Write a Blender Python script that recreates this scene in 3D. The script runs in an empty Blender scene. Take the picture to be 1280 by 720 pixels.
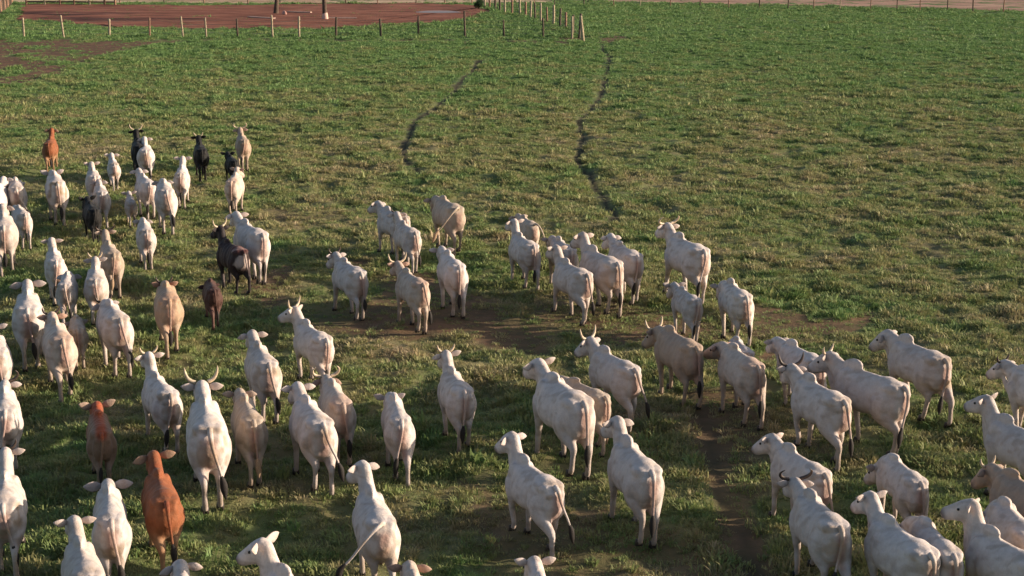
import bpy, bmesh, math, random
import numpy as np
from mathutils import Vector, Matrix, Euler

# ------------------------------------------------------------------ camera, sky, sun, exposure
SC = bpy.context.scene
COL = SC.collection
F_PX, HORIZON, CAM_H = 1900.0, -90.0, 8.6          # focal length in px of a 1280 wide frame, horizon row, height
PITCH = math.atan((360 - HORIZON) / F_PX)
cam_d = bpy.data.cameras.new('camera'); cam = bpy.data.objects.new('camera', cam_d); COL.objects.link(cam)
cam_d.sensor_width = 36.0; cam_d.lens = 36.0 * F_PX / 1280.0
cam_d.clip_start = 0.5; cam_d.clip_end = 6000
cam.location = (0, 0, CAM_H); cam.rotation_euler = (math.pi / 2 - PITCH, 0, 0)
SC.camera = cam

SUN_EL, SUN_ROT = math.radians(14.5), math.radians(88)  # low sun from the right
W = bpy.data.worlds.new('World'); SC.world = W; W.use_nodes = True
wn = W.node_tree; bg = wn.nodes['Background']
sky = wn.nodes.new('ShaderNodeTexSky'); sky.sky_type = 'NISHITA'; sky.sun_disc = False
sky.sun_elevation = SUN_EL; sky.sun_rotation = SUN_ROT
sky.air_density = 1.0; sky.dust_density = 2.0; sky.ozone_density = 1.0
wn.links.new(sky.outputs[0], bg.inputs[0]); bg.inputs[1].default_value = 0.10
sd = bpy.data.lights.new('sun', 'SUN'); sun = bpy.data.objects.new('sun', sd); COL.objects.link(sun)
sd.energy = 5.0; sd.angle = math.radians(0.6); sd.color = (1.0, 0.83, 0.64)
sdir = Vector((math.sin(SUN_ROT) * math.cos(SUN_EL), math.cos(SUN_ROT) * math.cos(SUN_EL), math.sin(SUN_EL)))
sun.rotation_euler = sdir.to_track_quat('Z', 'Y').to_euler(); sun.location = sdir * 60
vs = SC.view_settings; vs.view_transform = 'Standard'; vs.look = 'None'; vs.gamma = 1.0; vs.use_curve_mapping = False
vs.exposure = 1.0

random.seed(7); RNG = np.random.default_rng(11)

# ------------------------------------------------------------------ helpers
def at(px, z=0.0):
    """point of the ground (or of the level z) seen at a pixel of the photograph"""
    x = (px[0] - 640) / F_PX; y = (360 - px[1]) / F_PX
    c, s = math.cos(PITCH), math.sin(PITCH)
    r = (x, c + y * s, -s + y * c); t = (z - CAM_H) / r[2]
    return Vector((r[0] * t, r[1] * t, z))

def vnoise(x, y, seed=0):
    x = np.asarray(x, float); y = np.asarray(y, float)
    xi = np.floor(x).astype(np.int64); yi = np.floor(y).astype(np.int64)
    fx = x - xi; fy = y - yi; fx = fx * fx * (3 - 2 * fx); fy = fy * fy * (3 - 2 * fy)
    def h(a, b):
        n = (a * 374761393 + b * 668265263 + seed * 974634777) & 0xffffffff
        n = ((n ^ (n >> 13)) * 1274126177) & 0xffffffff
        return ((n ^ (n >> 16)) & 0xffff) / 65535.0
    return (h(xi, yi) * (1 - fx) + h(xi + 1, yi) * fx) * (1 - fy) + (h(xi, yi + 1) * (1 - fx) + h(xi + 1, yi + 1) * fx) * fy

def sstep(a, b, x):
    t = np.clip((x - a) / (b - a), 0, 1); return t * t * (3 - 2 * t)

def mesh_obj(name, verts, faces, mat=None, parent=None, smooth=True, loc=None):
    me = bpy.data.meshes.new(name); me.from_pydata([tuple(v) for v in verts], [], faces); me.update()
    if smooth: me.polygons.foreach_set('use_smooth', [True] * len(me.polygons))
    if mat: me.materials.append(mat)
    return link(name, me, parent, loc)

def link(name, me, parent=None, loc=None):
    o = bpy.data.objects.new(name, me); COL.objects.link(o)
    if parent: o.parent = parent
    if loc is not None: o.location = loc
    return o

def empty(name, loc=(0, 0, 0), rz=0.0):
    o = bpy.data.objects.new(name, None); COL.objects.link(o); o.location = loc; o.rotation_euler = (0, 0, rz)
    o.empty_display_size = 0.3
    return o

def tag(o, label=None, cat=None, group=None, kind=None):
    if label: o['label'] = label
    if cat: o['category'] = cat
    if group: o['group'] = group
    if kind: o['kind'] = kind
    return o

def loft(secs, n=18):
    """closed solid through sections (centre, right vector * rx, up vector * ru, exponent)"""
    V = []; Fc = []
    for (c, r, u, e) in secs:
        for k in range(n):
            a = 2 * math.pi * k / n; ca, sa = math.cos(a), math.sin(a)
            V.append(c + r * (math.copysign(abs(ca) ** e, ca)) + u * (math.copysign(abs(sa) ** e, sa)))
    m = len(secs)
    for i in range(m - 1):
        for k in range(n):
            a, b = i * n + k, i * n + (k + 1) % n
            Fc.append((a, b, b + n, a + n))
    V.append(secs[0][0]); V.append(secs[-1][0]); c0, c1 = len(V) - 2, len(V) - 1
    for k in range(n):
        Fc.append((c0, (k + 1) % n, k)); Fc.append((c1, (m - 1) * n + k, (m - 1) * n + (k + 1) % n))
    return V, Fc

def path_tube(pts, radii, n=12, up=Vector((0, 1, 0)), flat=None):
    """tube along points, rounded ends; radii = r or (rx, ru)"""
    P = [Vector(p) for p in pts]; S = []
    for i, p in enumerate(P):
        d = (P[min(i + 1, len(P) - 1)] - P[max(i - 1, 0)]).normalized()
        r = d.cross(up)
        if r.length < 1e-4: r = d.cross(Vector((1, 0, 0)))
        r.normalize(); u = r.cross(d).normalized()
        q = radii[i]; q = q if isinstance(q, tuple) else (q, q)
        S.append((p, r * q[0], u * q[1], 1.0))
    return loft(S, n)

def smooth_pts(pts, radii, k=4):
    """Catmull-Rom resampling of a path and its radii"""
    P = [np.array(p, float) for p in pts]; R = [np.array(r if isinstance(r, tuple) else (r, r), float) for r in radii]
    oP, oR = [], []
    n = len(P)
    for i in range(n - 1):
        for j in range(k):
            t = j / k
            def cr(A):
                a, b, c, d = A[max(i - 1, 0)], A[i], A[i + 1], A[min(i + 2, n - 1)]
                return 0.5 * (2 * b + (c - a) * t + (2 * a - 5 * b + 4 * c - d) * t * t + (3 * b - a - 3 * c + d) * t ** 3)
            oP.append(Vector(cr(P))); oR.append(tuple(np.maximum(cr(R), 0.004)))
    oP.append(Vector(P[-1])); oR.append(tuple(R[-1]))
    return oP, oR

def box(cx, cy, cz, sx, sy, sz):
    v = [Vector((cx + a * sx / 2, cy + b * sy / 2, cz + c * sz / 2)) for c in (-1, 1) for b in (-1, 1) for a in (-1, 1)]
    return v, [(0, 2, 3, 1), (4, 5, 7, 6), (0, 1, 5, 4), (2, 6, 7, 3), (0, 4, 6, 2), (1, 3, 7, 5)]

class MB:
    def __init__(s): s.v = []; s.f = []
    def add(s, vf):
        o = len(s.v); s.v += list(vf[0]); s.f += [tuple(i + o for i in f) for f in vf[1]]; return s

# ------------------------------------------------------------------ materials
def new_mat(name):
    m = bpy.data.materials.new(name); m.use_nodes = True
    return m, m.node_tree, m.node_tree.nodes['Principled BSDF']

def N(nt, t, **kw):
    n = nt.nodes.new(t)
    for k, v in kw.items():
        if k in n.inputs: n.inputs[k].default_value = v
        else: setattr(n, k, v)
    return n

def ramp(nt, fac, stops, interp='LINEAR'):
    r = nt.nodes.new('ShaderNodeValToRGB'); r.color_ramp.interpolation = interp
    e = r.color_ramp.elements
    while len(e) < len(stops): e.new(0.5)
    for i, (p, c) in enumerate(stops): e[i].position = p; e[i].color = (*c, 1) if len(c) == 3 else c
    nt.links.new(fac, r.inputs[0]); return r.outputs[0]

def mixc(nt, fac, a, b, mode='MIX'):
    m = nt.nodes.new('ShaderNodeMix'); m.data_type = 'RGBA'; m.blend_type = mode
    if isinstance(fac, (int, float)): m.inputs[0].default_value = fac
    else: nt.links.new(fac, m.inputs[0])
    for i, v in ((6, a), (7, b)):
        if isinstance(v, tuple): m.inputs[i].default_value = (*v, 1)
        else: nt.links.new(v, m.inputs[i])
    return m.outputs[2]

def noise_at(nt, vec, scale, detail=3, rough=0.55):
    n = N(nt, 'ShaderNodeTexNoise', Scale=scale, Detail=detail, Roughness=rough)
    if vec is not None: nt.links.new(vec, n.inputs['Vector'])
    return n.outputs['Fac']

def plain(name, col, var=0.25, scale=8, rough=0.8, bump=0.3, coord='Object'):
    m, nt, p = new_mat(name)
    tc = nt.nodes.new('ShaderNodeTexCoord').outputs[coord]
    f = noise_at(nt, tc, scale, 5)
    dark = tuple(c * (1 - var) for c in col); light = tuple(min(1, c * (1 + var)) for c in col)
    nt.links.new(ramp(nt, f, [(0.3, dark), (0.7, light)]), p.inputs['Base Color'])
    p.inputs['Roughness'].default_value = rough; p.inputs['Specular IOR Level'].default_value = 0.25
    if bump:
        b = N(nt, 'ShaderNodeBump', Strength=bump, Distance=0.02); nt.links.new(noise_at(nt, tc, scale * 4, 4), b.inputs['Height'])
        nt.links.new(b.outputs[0], p.inputs['Normal'])
    return m

def hide_material():
    m, nt, p = new_mat('cattle_hide')
    a = N(nt, 'ShaderNodeAttribute', attribute_name='hide')
    tc = nt.nodes.new('ShaderNodeTexCoord').outputs['Object']
    f1 = noise_at(nt, tc, 7, 5, 0.6); f2 = noise_at(nt, tc, 38, 3)
    c = mixc(nt, 0.7, a.outputs['Color'], ramp(nt, f1, [(0.3, (0.74, 0.71, 0.68)), (0.7, (1.06, 1.05, 1.04))]), 'MULTIPLY')
    c = mixc(nt, 0.25, c, ramp(nt, f2, [(0.35, (0.8, 0.78, 0.76)), (0.65, (1.05, 1.05, 1.05))]), 'MULTIPLY')
    nt.links.new(c, p.inputs['Base Color'])
    p.inputs['Roughness'].default_value = 0.68; p.inputs['Specular IOR Level'].default_value = 0.2
    p.inputs['Sheen Weight'].default_value = 0.03; p.inputs['Sheen Roughness'].default_value = 0.5
    b = N(nt, 'ShaderNodeBump', Strength=0.45, Distance=0.05); nt.links.new(noise_at(nt, tc, 7, 6, .62), b.inputs['Height'])
    wv = N(nt, 'ShaderNodeTexWave', Scale=1.9, Distortion=3.0, Detail=2.0, wave_type='BANDS', bands_direction='Y'); nt.links.new(tc, wv.inputs['Vector'])
    b2 = N(nt, 'ShaderNodeBump', Strength=0.16, Distance=0.05); nt.links.new(wv.outputs['Fac'], b2.inputs['Height']); nt.links.new(b.outputs[0], b2.inputs['Normal'])
    nt.links.new(b2.outputs[0], p.inputs['Normal'])
    return m

M_HIDE = hide_material()
M_HORN_D = plain('dark_horn', (0.05, 0.035, 0.03), 0.3, 20, 0.4, 0.1)
M_HORN_L = plain('pale_horn', (0.42, 0.33, 0.24), 0.3, 20, 0.4, 0.1)
M_HOOF = plain('hoof_horn', (0.035, 0.028, 0.025), 0.3, 20, 0.5, 0.1)
M_SWITCH = plain('dark_tail_hair', (0.022, 0.018, 0.017), 0.4, 60, 0.7, 0.3)
M_SWITCH_L = plain('pale_tail_hair', (0.30, 0.20, 0.13), 0.4, 60, 0.7, 0.3)
M_EYE, _, _p = new_mat('dark_eye'); _p.inputs['Base Color'].default_value = (0.012, 0.009, 0.008, 1); _p.inputs['Roughness'].default_value = 0.15

# ------------------------------------------------------------------ the pasture: heights, trails, bare soil, painted herd shade
FENCE_A, FENCE_B = at((-30, 46)), at((729, 50))              # near fence line, left to corner post
TRAILS = [([(752, 55), (755, 62), (762, 75), (757, 95), (752, 115), (735, 140), (724, 155), (728, 175), (721, 200), (735, 215), (745, 235), (762, 258), (768, 282)], 0.13, 1.0),
          ([(598, 76), (590, 88), (575, 103), (562, 118), (545, 135), (520, 150), (513, 165), (503, 185), (508, 203), (527, 217)], 0.15, 1.0),
          ([(862, 490), (880, 535), (896, 580), (905, 625), (928, 680), (944, 730)], 0.12, 0.45)]
TR = []
for pts, w, k in TRAILS:
    q, _ = smooth_pts([at(p) for p in pts], [1] * len(pts), 6)
    TR.append((np.array([(v.x, v.y) for v in q]), w, k))

def seg_dist(x, y, poly):
    d = np.full(x.shape, 1e9)
    for (ax, ay), (bx, by) in zip(poly[:-1], poly[1:]):
        vx, vy = bx - ax, by - ay; L = vx * vx + vy * vy + 1e-9
        t = np.clip(((x - ax) * vx + (y - ay) * vy) / L, 0, 1)
        d = np.minimum(d, np.hypot(x - ax - t * vx, y - ay - t * vy))
    return d

def in_poly(x, y, poly):
    c = np.zeros(x.shape, bool); n = len(poly)
    for i in range(n):
        x0, y0 = poly[i]; x1, y1 = poly[(i + 1) % n]
        if y0 == y1: continue
        cond = ((y0 > y) != (y1 > y)) & (x < (x1 - x0) * (y - y0) / (y1 - y0) + x0)
        c ^= cond
    return c

YARD_PX = [(20, 26), (70, 27), (130, 33), (190, 35), (260, 36), (330, 35), (390, 37), (450, 33), (510, 30), (560, 27), (592, 22), (612, 14), (596, 7), (520, 4), (400, 5), (250, 7), (140, 6), (30, 5), (26, 14)]
MUD_PX = [(-40, 50), (60, 50), (150, 50), (225, 51), (180, 58), (140, 66), (105, 78), (75, 90), (35, 102), (-40, 110)]
CORNER_PX = [(700, 47), (745, 47), (775, 44), (800, 47), (770, 52), (725, 54), (690, 52)]
STRIP_PX = [(200, 49), (450, 49.5), (700, 50), (735, 51), (735, 54), (700, 53.5), (450, 52.5), (200, 52)]
def poly_w(pp): return np.array([(at(p).x, at(p).y) for p in pp])
PLOUGH_PX = [(720, 1), (800, 3), (900, 5), (1000, 7), (1120, 10), (1285, 14), (1500, 18), (1900, -62), (720, -62)]
DRY_PX = [(-260, 2.5), (140, 3.5), (300, 4.5), (450, 4), (620, 4), (690, 3), (700, -40), (660, -62), (-600, -62)]
PLOUGH, DRY = (np.array([(at(p).x, at(p).y) for p in q]) for q in (PLOUGH_PX, DRY_PX))
SHADE_SOIL_A_PX = [(300, 345), (420, 325), (560, 345), (660, 345), (760, 370), (860, 385), (980, 385), (1110, 395), (1060, 425), (900, 445), (760, 425), (640, 432), (520, 425), (400, 405), (310, 385)]  # dark soil bands painted to deepen the herd's shadows, partly real trodden earth
SHADE_SOIL_B_PX = [(850, 480), (930, 495), (1010, 545), (975, 600), (960, 650), (950, 730), (890, 730), (880, 600)]
SHADE_SOIL_C_PX = [(560, 560), (640, 610), (760, 650), (860, 640), (900, 700), (820, 730), (560, 730), (500, 640)]
YARD, MUD, CORNER, STRIP, SHADE_SOIL_A, SHADE_SOIL_B, SHADE_SOIL_C = (poly_w(p) for p in (YARD_PX, MUD_PX, CORNER_PX, STRIP_PX, SHADE_SOIL_A_PX, SHADE_SOIL_B_PX, SHADE_SOIL_C_PX))

def masks(x, y, widen=0.0):
    """bare: how little grass there is; wet: trail soil"""
    x = np.asarray(x, float); y = np.asarray(y, float)
    wob = 0.5
    jx = x + (vnoise(x * .7, y * .7, 3) - .5) * 2.2 * wob; jy = y + (vnoise(x * .7, y * .7, 4) - .5) * 5.0 * wob
    bare = np.zeros(x.shape)
    for poly, k in ((YARD, 1.0), (MUD, 0.9), (CORNER, 0.8), (STRIP, 0.6), (SHADE_SOIL_A, .75), (SHADE_SOIL_B, .65), (SHADE_SOIL_C, .5)):
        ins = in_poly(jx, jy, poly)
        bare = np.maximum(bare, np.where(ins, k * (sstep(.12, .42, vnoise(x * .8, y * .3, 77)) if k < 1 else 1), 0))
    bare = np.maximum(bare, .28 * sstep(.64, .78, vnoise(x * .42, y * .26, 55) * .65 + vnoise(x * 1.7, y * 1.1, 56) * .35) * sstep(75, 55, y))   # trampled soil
    trail = np.zeros(x.shape)
    for poly, w, k in TR:
        lo = poly.min(0) - 1.5; hi = poly.max(0) + 1.5
        sel = (x > lo[0]) & (x < hi[0]) & (y > lo[1]) & (y < hi[1])
        if sel.any():
            xs = x[sel] + (vnoise(x[sel] * 1.5, y[sel] * 1.5, 8) - .5) * .22
            ww = w * (0.8 + 0.5 * vnoise(x[sel] * .8, y[sel] * .8, 9)) + widen
            d = seg_dist(xs, y[sel], poly)
            trail[sel] = np.maximum(trail[sel], k * (1 - sstep(ww * .5, ww * 1.5, d)))
    return bare, trail

def height(x, y):
    x = np.asarray(x, float); y = np.asarray(y, float)
    bare, trail = masks(x, y)
    n1 = vnoise(x * 1.9, y * 1.9, 1) - .5; n2 = vnoise(x * .55 + 9, y * .55, 2) - .5; n3 = vnoise(x * 4.3, y * 4.3, 5) - .5
    h = n1 * .20 + n2 * .12 + n3 * .07
    big = (vnoise(x * .03, y * .03, 6) - .5) * .0
    h = h * np.where(bare > .5, .25, 1) - trail * .05 + big
    return h - 0.02

# ------------------------------------------------------------------ ground sheet
def grad_axis(lo, hi, step, far_lo, far_hi, g=1.12):
    a = list(np.arange(lo, hi + 1e-6, step)); s = step
    while a[-1] < far_hi: s *= g; a.append(a[-1] + s)
    s = step
    while a[0] > far_lo: s *= g; a.insert(0, a[0] - s)
    return np.array(a)
gx = grad_axis(-22, 22, .18, -2500, 2500, 1.035)
gy = np.concatenate([grad_axis(17, 60, .18, -300, 60, 1.10)[:-1], grad_axis(60, 195, .50, 60, 4000, 1.10)])
gy = np.unique(np.round(gy, 4))
GX, GY = np.meshgrid(gx, gy); fx_, fy_ = GX.ravel(), GY.ravel()
FLAT = 1 - .92 * sstep(185, 200, fy_)
gz = (height(fx_, fy_) + .02) * FLAT - .02
nx, ny = len(gx), len(gy)
ii = np.arange(nx * ny).reshape(ny, nx)
quads = np.stack([ii[:-1, :-1], ii[:-1, 1:], ii[1:, 1:], ii[1:, :-1]], -1).reshape(-1, 4)
me = bpy.data.meshes.new('pasture')
me.vertices.add(nx * ny); me.vertices.foreach_set('co', np.stack([fx_, fy_, gz], 1).astype('f').ravel())
me.loops.add(quads.size); me.loops.foreach_set('vertex_index', quads.astype('i').ravel())
me.polygons.add(len(quads)); me.polygons.foreach_set('loop_start', np.arange(0, quads.size, 4, dtype='i'))
me.update(calc_edges=True); me.polygons.foreach_set('use_smooth', [True] * len(me.polygons))
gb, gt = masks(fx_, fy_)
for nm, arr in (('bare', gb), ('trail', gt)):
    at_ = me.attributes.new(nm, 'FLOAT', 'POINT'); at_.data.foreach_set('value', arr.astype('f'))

GREEN, OLIVE, STRAW = (.128, .215, .070), (.262, .240, .112), (.36, .285, .175)
def grass_colour(nt, jitter=True):
    """colour of the sward: patches of green, olive and dry straw laid out over the field"""
    pos = nt.nodes.new('ShaderNodeNewGeometry').outputs['Position']
    sep = nt.nodes.new('ShaderNodeSeparateXYZ'); nt.links.new(pos, sep.inputs[0])
    p1 = noise_at(nt, pos, .22, 4, .6); p2 = noise_at(nt, pos, 1.0, 5, .7)
    add = N(nt, 'ShaderNodeMath', operation='MULTIPLY_ADD'); nt.links.new(p1, add.inputs[0]); add.inputs[1].default_value = .75; 
    sc = N(nt, 'ShaderNodeMath', operation='MULTIPLY'); nt.links.new(p2, sc.inputs[0]); sc.inputs[1].default_value = .75; nt.links.new(sc.outputs[0], add.inputs[2])
    # the far end of the field, near the yard, is greener
    mr = N(nt, 'ShaderNodeMapRange'); nt.links.new(sep.outputs[1], mr.inputs[0]); mr.inputs[1].default_value = 60; mr.inputs[2].default_value = 115; mr.inputs[3].default_value = .0; mr.inputs[4].default_value = -.24
    s2 = N(nt, 'ShaderNodeMath', operation='ADD'); nt.links.new(add.outputs[0], s2.inputs[0]); nt.links.new(mr.outputs[0], s2.inputs[1])
    fac = s2.outputs[0]
    if jitter:
        oi = nt.nodes.new('ShaderNodeObjectInfo'); j = N(nt, 'ShaderNodeMath', operation='MULTIPLY_ADD'); nt.links.new(oi.outputs['Random'], j.inputs[0]); j.inputs[1].default_value = .20; j.inputs[2].default_value = -.10
        s3 = N(nt, 'ShaderNodeMath', operation='ADD'); nt.links.new(fac, s3.inputs[0]); nt.links.new(j.outputs[0], s3.inputs[1]); fac = s3.outputs[0]
    return ramp(nt, fac, [(.53, GREEN), (.69, (.190, .226, .084)), (.84, OLIVE), (1.0, STRAW)])

m, nt, p = new_mat('pasture_ground')
col = mixc(nt, .50, grass_colour(nt, False), (.050, .044, .028))
ab = N(nt, 'ShaderNodeAttribute', attribute_name='bare'); atr = N(nt, 'ShaderNodeAttribute', attribute_name='trail')
pos = nt.nodes.new('ShaderNodeNewGeometry').outputs['Position']
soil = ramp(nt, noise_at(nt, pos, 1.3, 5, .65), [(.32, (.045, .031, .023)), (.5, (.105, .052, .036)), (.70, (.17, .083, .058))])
col = mixc(nt, ab.outputs['Fac'], col, soil)  # soil colour, also used for the painted shade bands under the herd
col = mixc(nt, atr.outputs['Fac'], col, (.048, .042, .027))
nt.links.new(col, p.inputs['Base Color']); p.inputs['Roughness'].default_value = .95; p.inputs['Specular IOR Level'].default_value = .1
b = N(nt, 'ShaderNodeBump', Strength=.7, Distance=.05); nt.links.new(noise_at(nt, pos, 9, 6, .7), b.inputs['Height']); nt.links.new(b.outputs[0], p.inputs['Normal'])
me.materials.append(m)
tag(link('pasture', me), 'wide green and olive grazed pasture crossed by narrow trodden trails', None, None, 'structure')

def sheet(name, poly_px, z, mat, label, jit=.0, seed=0, n=10):
    """flat sheet of earth with an uneven outline"""
    pts = [at(p) for p in poly_px]; V = []; r = random.Random(seed)
    for i, a in enumerate(pts):
        b = pts[(i + 1) % len(pts)]
        for k in range(n):
            q = a.lerp(b, k / n); V.append(Vector((q.x + r.uniform(-jit, jit), q.y + r.uniform(-jit, jit) * 2, z)))
    o = mesh_obj(name, V, [tuple(range(len(V)))], mat, smooth=False)
    me = o.data
    if me.polygons[0].normal.z < 0: me.flip_normals()
    bm = bmesh.new(); bm.from_mesh(me); bmesh.ops.triangulate(bm, faces=bm.faces[:]); bm.to_mesh(me); bm.free()
    return tag(o, label, None, None, 'structure')

def earth(name, cols, scale, bump=.6):
    m, nt, p = new_mat(name); pos = nt.nodes.new('ShaderNodeNewGeometry').outputs['Position']
    mp = nt.nodes.new('ShaderNodeMapping'); mp.inputs['Scale'].default_value = (.35, 1, 1); nt.links.new(pos, mp.inputs[0])
    nt.links.new(ramp(nt, noise_at(nt, mp.outputs[0], scale, 6, .65), [(.38, cols[0]), (.5, cols[1]), (.62, cols[2])]), p.inputs['Base Color'])
    p.inputs['Roughness'].default_value = .95; p.inputs['Specular IOR Level'].default_value = .1
    b = N(nt, 'ShaderNodeBump', Strength=bump, Distance=.06); nt.links.new(noise_at(nt, pos, 3.5, 6, .7), b.inputs['Height']); nt.links.new(b.outputs[0], p.inputs['Normal'])
    return m
M_RED = earth('red_earth', ((.085, .034, .022), (.165, .060, .038), (.235, .100, .066)), .6)
M_PLOUGH = earth('ploughed_earth', ((.20, .12, .085), (.27, .165, .12), (.33, .21, .155)), .3)
M_PALE = earth('dry_field_ground', ((.26, .17, .11), (.36, .25, .165), (.42, .32, .22)), .25)
sheet('dirt_yard', YARD_PX, .035, M_RED, 'bare red earth yard behind the near fence', .7, 2)
sheet('dry_field', DRY_PX, .03, M_PALE, 'pale dry field beyond the red yard', .3, 3)
sheet('ploughed_field', PLOUGH_PX, .03, M_PLOUGH, 'bare brown ploughed field beyond the far fence', .3, 4)
m, nt, p = new_mat('muddy_water'); p.inputs['Base Color'].default_value = (.17, .12, .11, 1); p.inputs['Roughness'].default_value = .45
pud = [at((548 + 27 * math.cos(a) * (1 + .15 * math.sin(3 * a)), 15.2 + 1.5 * math.sin(a))) for a in np.linspace(0, 2 * math.pi, 28, endpoint=False)]
o = mesh_obj('puddle', [Vector((q.x, q.y, .043)) for q in pud], [tuple(range(28))], m, smooth=False)
if o.data.polygons[0].normal.z < 0: o.data.flip_normals()
tag(o, 'shallow pale puddle on the red yard', None, None, 'structure')

# ------------------------------------------------------------------ cattle
HORN_PATHS = {
    'up':    ([(.085, -.01, .0), (.14, -.02, .02), (.19, -.05, .06), (.22, -.10, .125), (.225, -.14, .18)], [.030, .029, .025, .017, .005]),
    'wide':  ([(.085, -.01, .0), (.16, -.02, .015), (.225, -.07, .04), (.24, -.15, .07), (.19, -.22, .09)], [.030, .030, .026, .018, .005]),
    'short': ([(.085, -.01, .0), (.13, -.03, .03), (.16, -.07, .07), (.165, -.11, .10)], [.026, .024, .017, .005]),
}
HORN_MESH = {}
def horn_mesh(style, side, mat):
    k = (style, side, mat.name)
    if k not in HORN_MESH:
        p, r = HORN_PATHS[style]
        P, R = smooth_pts([(x * side, y, z) for x, y, z in p], r, 3)
        v, f = path_tube(P, R, 8, Vector((0, .3, 1)))
        me = bpy.data.meshes.new('horn'); me.from_pydata([tuple(q) for q in v], [], f); me.update()
        me.polygons.foreach_set('use_smooth', [True] * len(me.polygons)); me.materials.append(mat); HORN_MESH[k] = me
    return HORN_MESH[k]

def shared(name, vf, mat):
    me = bpy.data.meshes.new(name); me.from_pydata([tuple(q) for q in vf[0]], [], vf[1]); me.update()
    me.polygons.foreach_set('use_smooth', [True] * len(me.polygons)); me.materials.append(mat); return me
hv = MB()
for sgn in (-1, 1):   # cloven hoof: two claws
    hv.add(loft([(Vector((sgn * .026, .012, .0)), Vector((.028, 0, 0)), Vector((0, .062, 0)), .8),
                 (Vector((sgn * .026, .006, .045)), Vector((.027, 0, 0)), Vector((0, .052, 0)), .8),
                 (Vector((sgn * .024, -.01, .10)), Vector((.024, 0, 0)), Vector((0, .042, 0)), .9)], 8))
HOOF_ME = shared('hoof', (hv.v, hv.f), M_HOOF)
EYE_ME = shared('eye', loft([(Vector((0, 0, z * .021)), Vector((math.sqrt(max(0, 1 - z * z)) * .021 + .001, 0, 0)), Vector((0, math.sqrt(max(0, 1 - z * z)) * .021 + .001, 0)), 1) for z in (-1, -.6, 0, .6, 1)], 8), M_EYE)

COATS = {  # coat, legs, head tint, neck and hump tint
    'white':  ((.505, .445, .425), (.465, .402, .378), (.505, .445, .428), (.475, .420, .405)),
    'grey':   ((.455, .408, .398), (.425, .375, .362), (.430, .388, .380), (.385, .345, .342)),
    'cream':  ((.385, .318, .265), (.370, .298, .248), (.355, .275, .225), (.370, .300, .250)),
    'pink':   ((.445, .372, .328), (.385, .308, .265), (.420, .330, .280), (.425, .340, .295)),
    'tan':    ((.330, .242, .186), (.330, .255, .202), (.350, .250, .192), (.340, .248, .192)),
    'orange': ((.350, .250, .180), (.365, .270, .200), (.270, .130, .078), (.340, .230, .162)),
    'red':    ((.230, .076, .030), (.285, .178, .105), (.245, .072, .028), (.215, .062, .025)),
    'redcalf': ((.225, .138, .094), (.260, .190, .145), (.240, .082, .040), (.225, .086, .043)),
    'black':  ((.0075, .0068, .0075), (.007, .0065, .007), (.0065, .006, .0065), (.0065, .006, .0065)),
    'dark':   ((.030, .017, .017), (.022, .016, .018), (.022, .016, .018), (.020, .016, .018)),
    'brown':  ((.070, .034, .027), (.130, .070, .058), (.050, .025, .022), (.060, .030, .025)),
}

TAIL_Y, TAIL_Z = -.83, 1.235
LEN = .91                                           # body length factor
NECK_Y, NECK_Z, NECK_L = .50, 1.20, .55

def poll_local(hp, hy):
    dz = max(-.46, min(.46, hp - NECK_Z)); h = math.sqrt(max(.01, NECK_L ** 2 - dz ** 2))
    return Vector((-math.sin(hy) * h, NECK_Y + math.cos(hy) * h, NECK_Z + dz))

TMP_ME = bpy.data.meshes.new('tmp'); TMP = bpy.data.objects.new('tmp', TMP_ME); COL.objects.link(TMP)
TMP_R = TMP.modifiers.new('r', 'REMESH'); TMP_R.mode = 'VOXEL'
TMP_S = TMP.modifiers.new('s', 'SMOOTH'); TMP_S.factor = .5; TMP_S.iterations = 6

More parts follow.
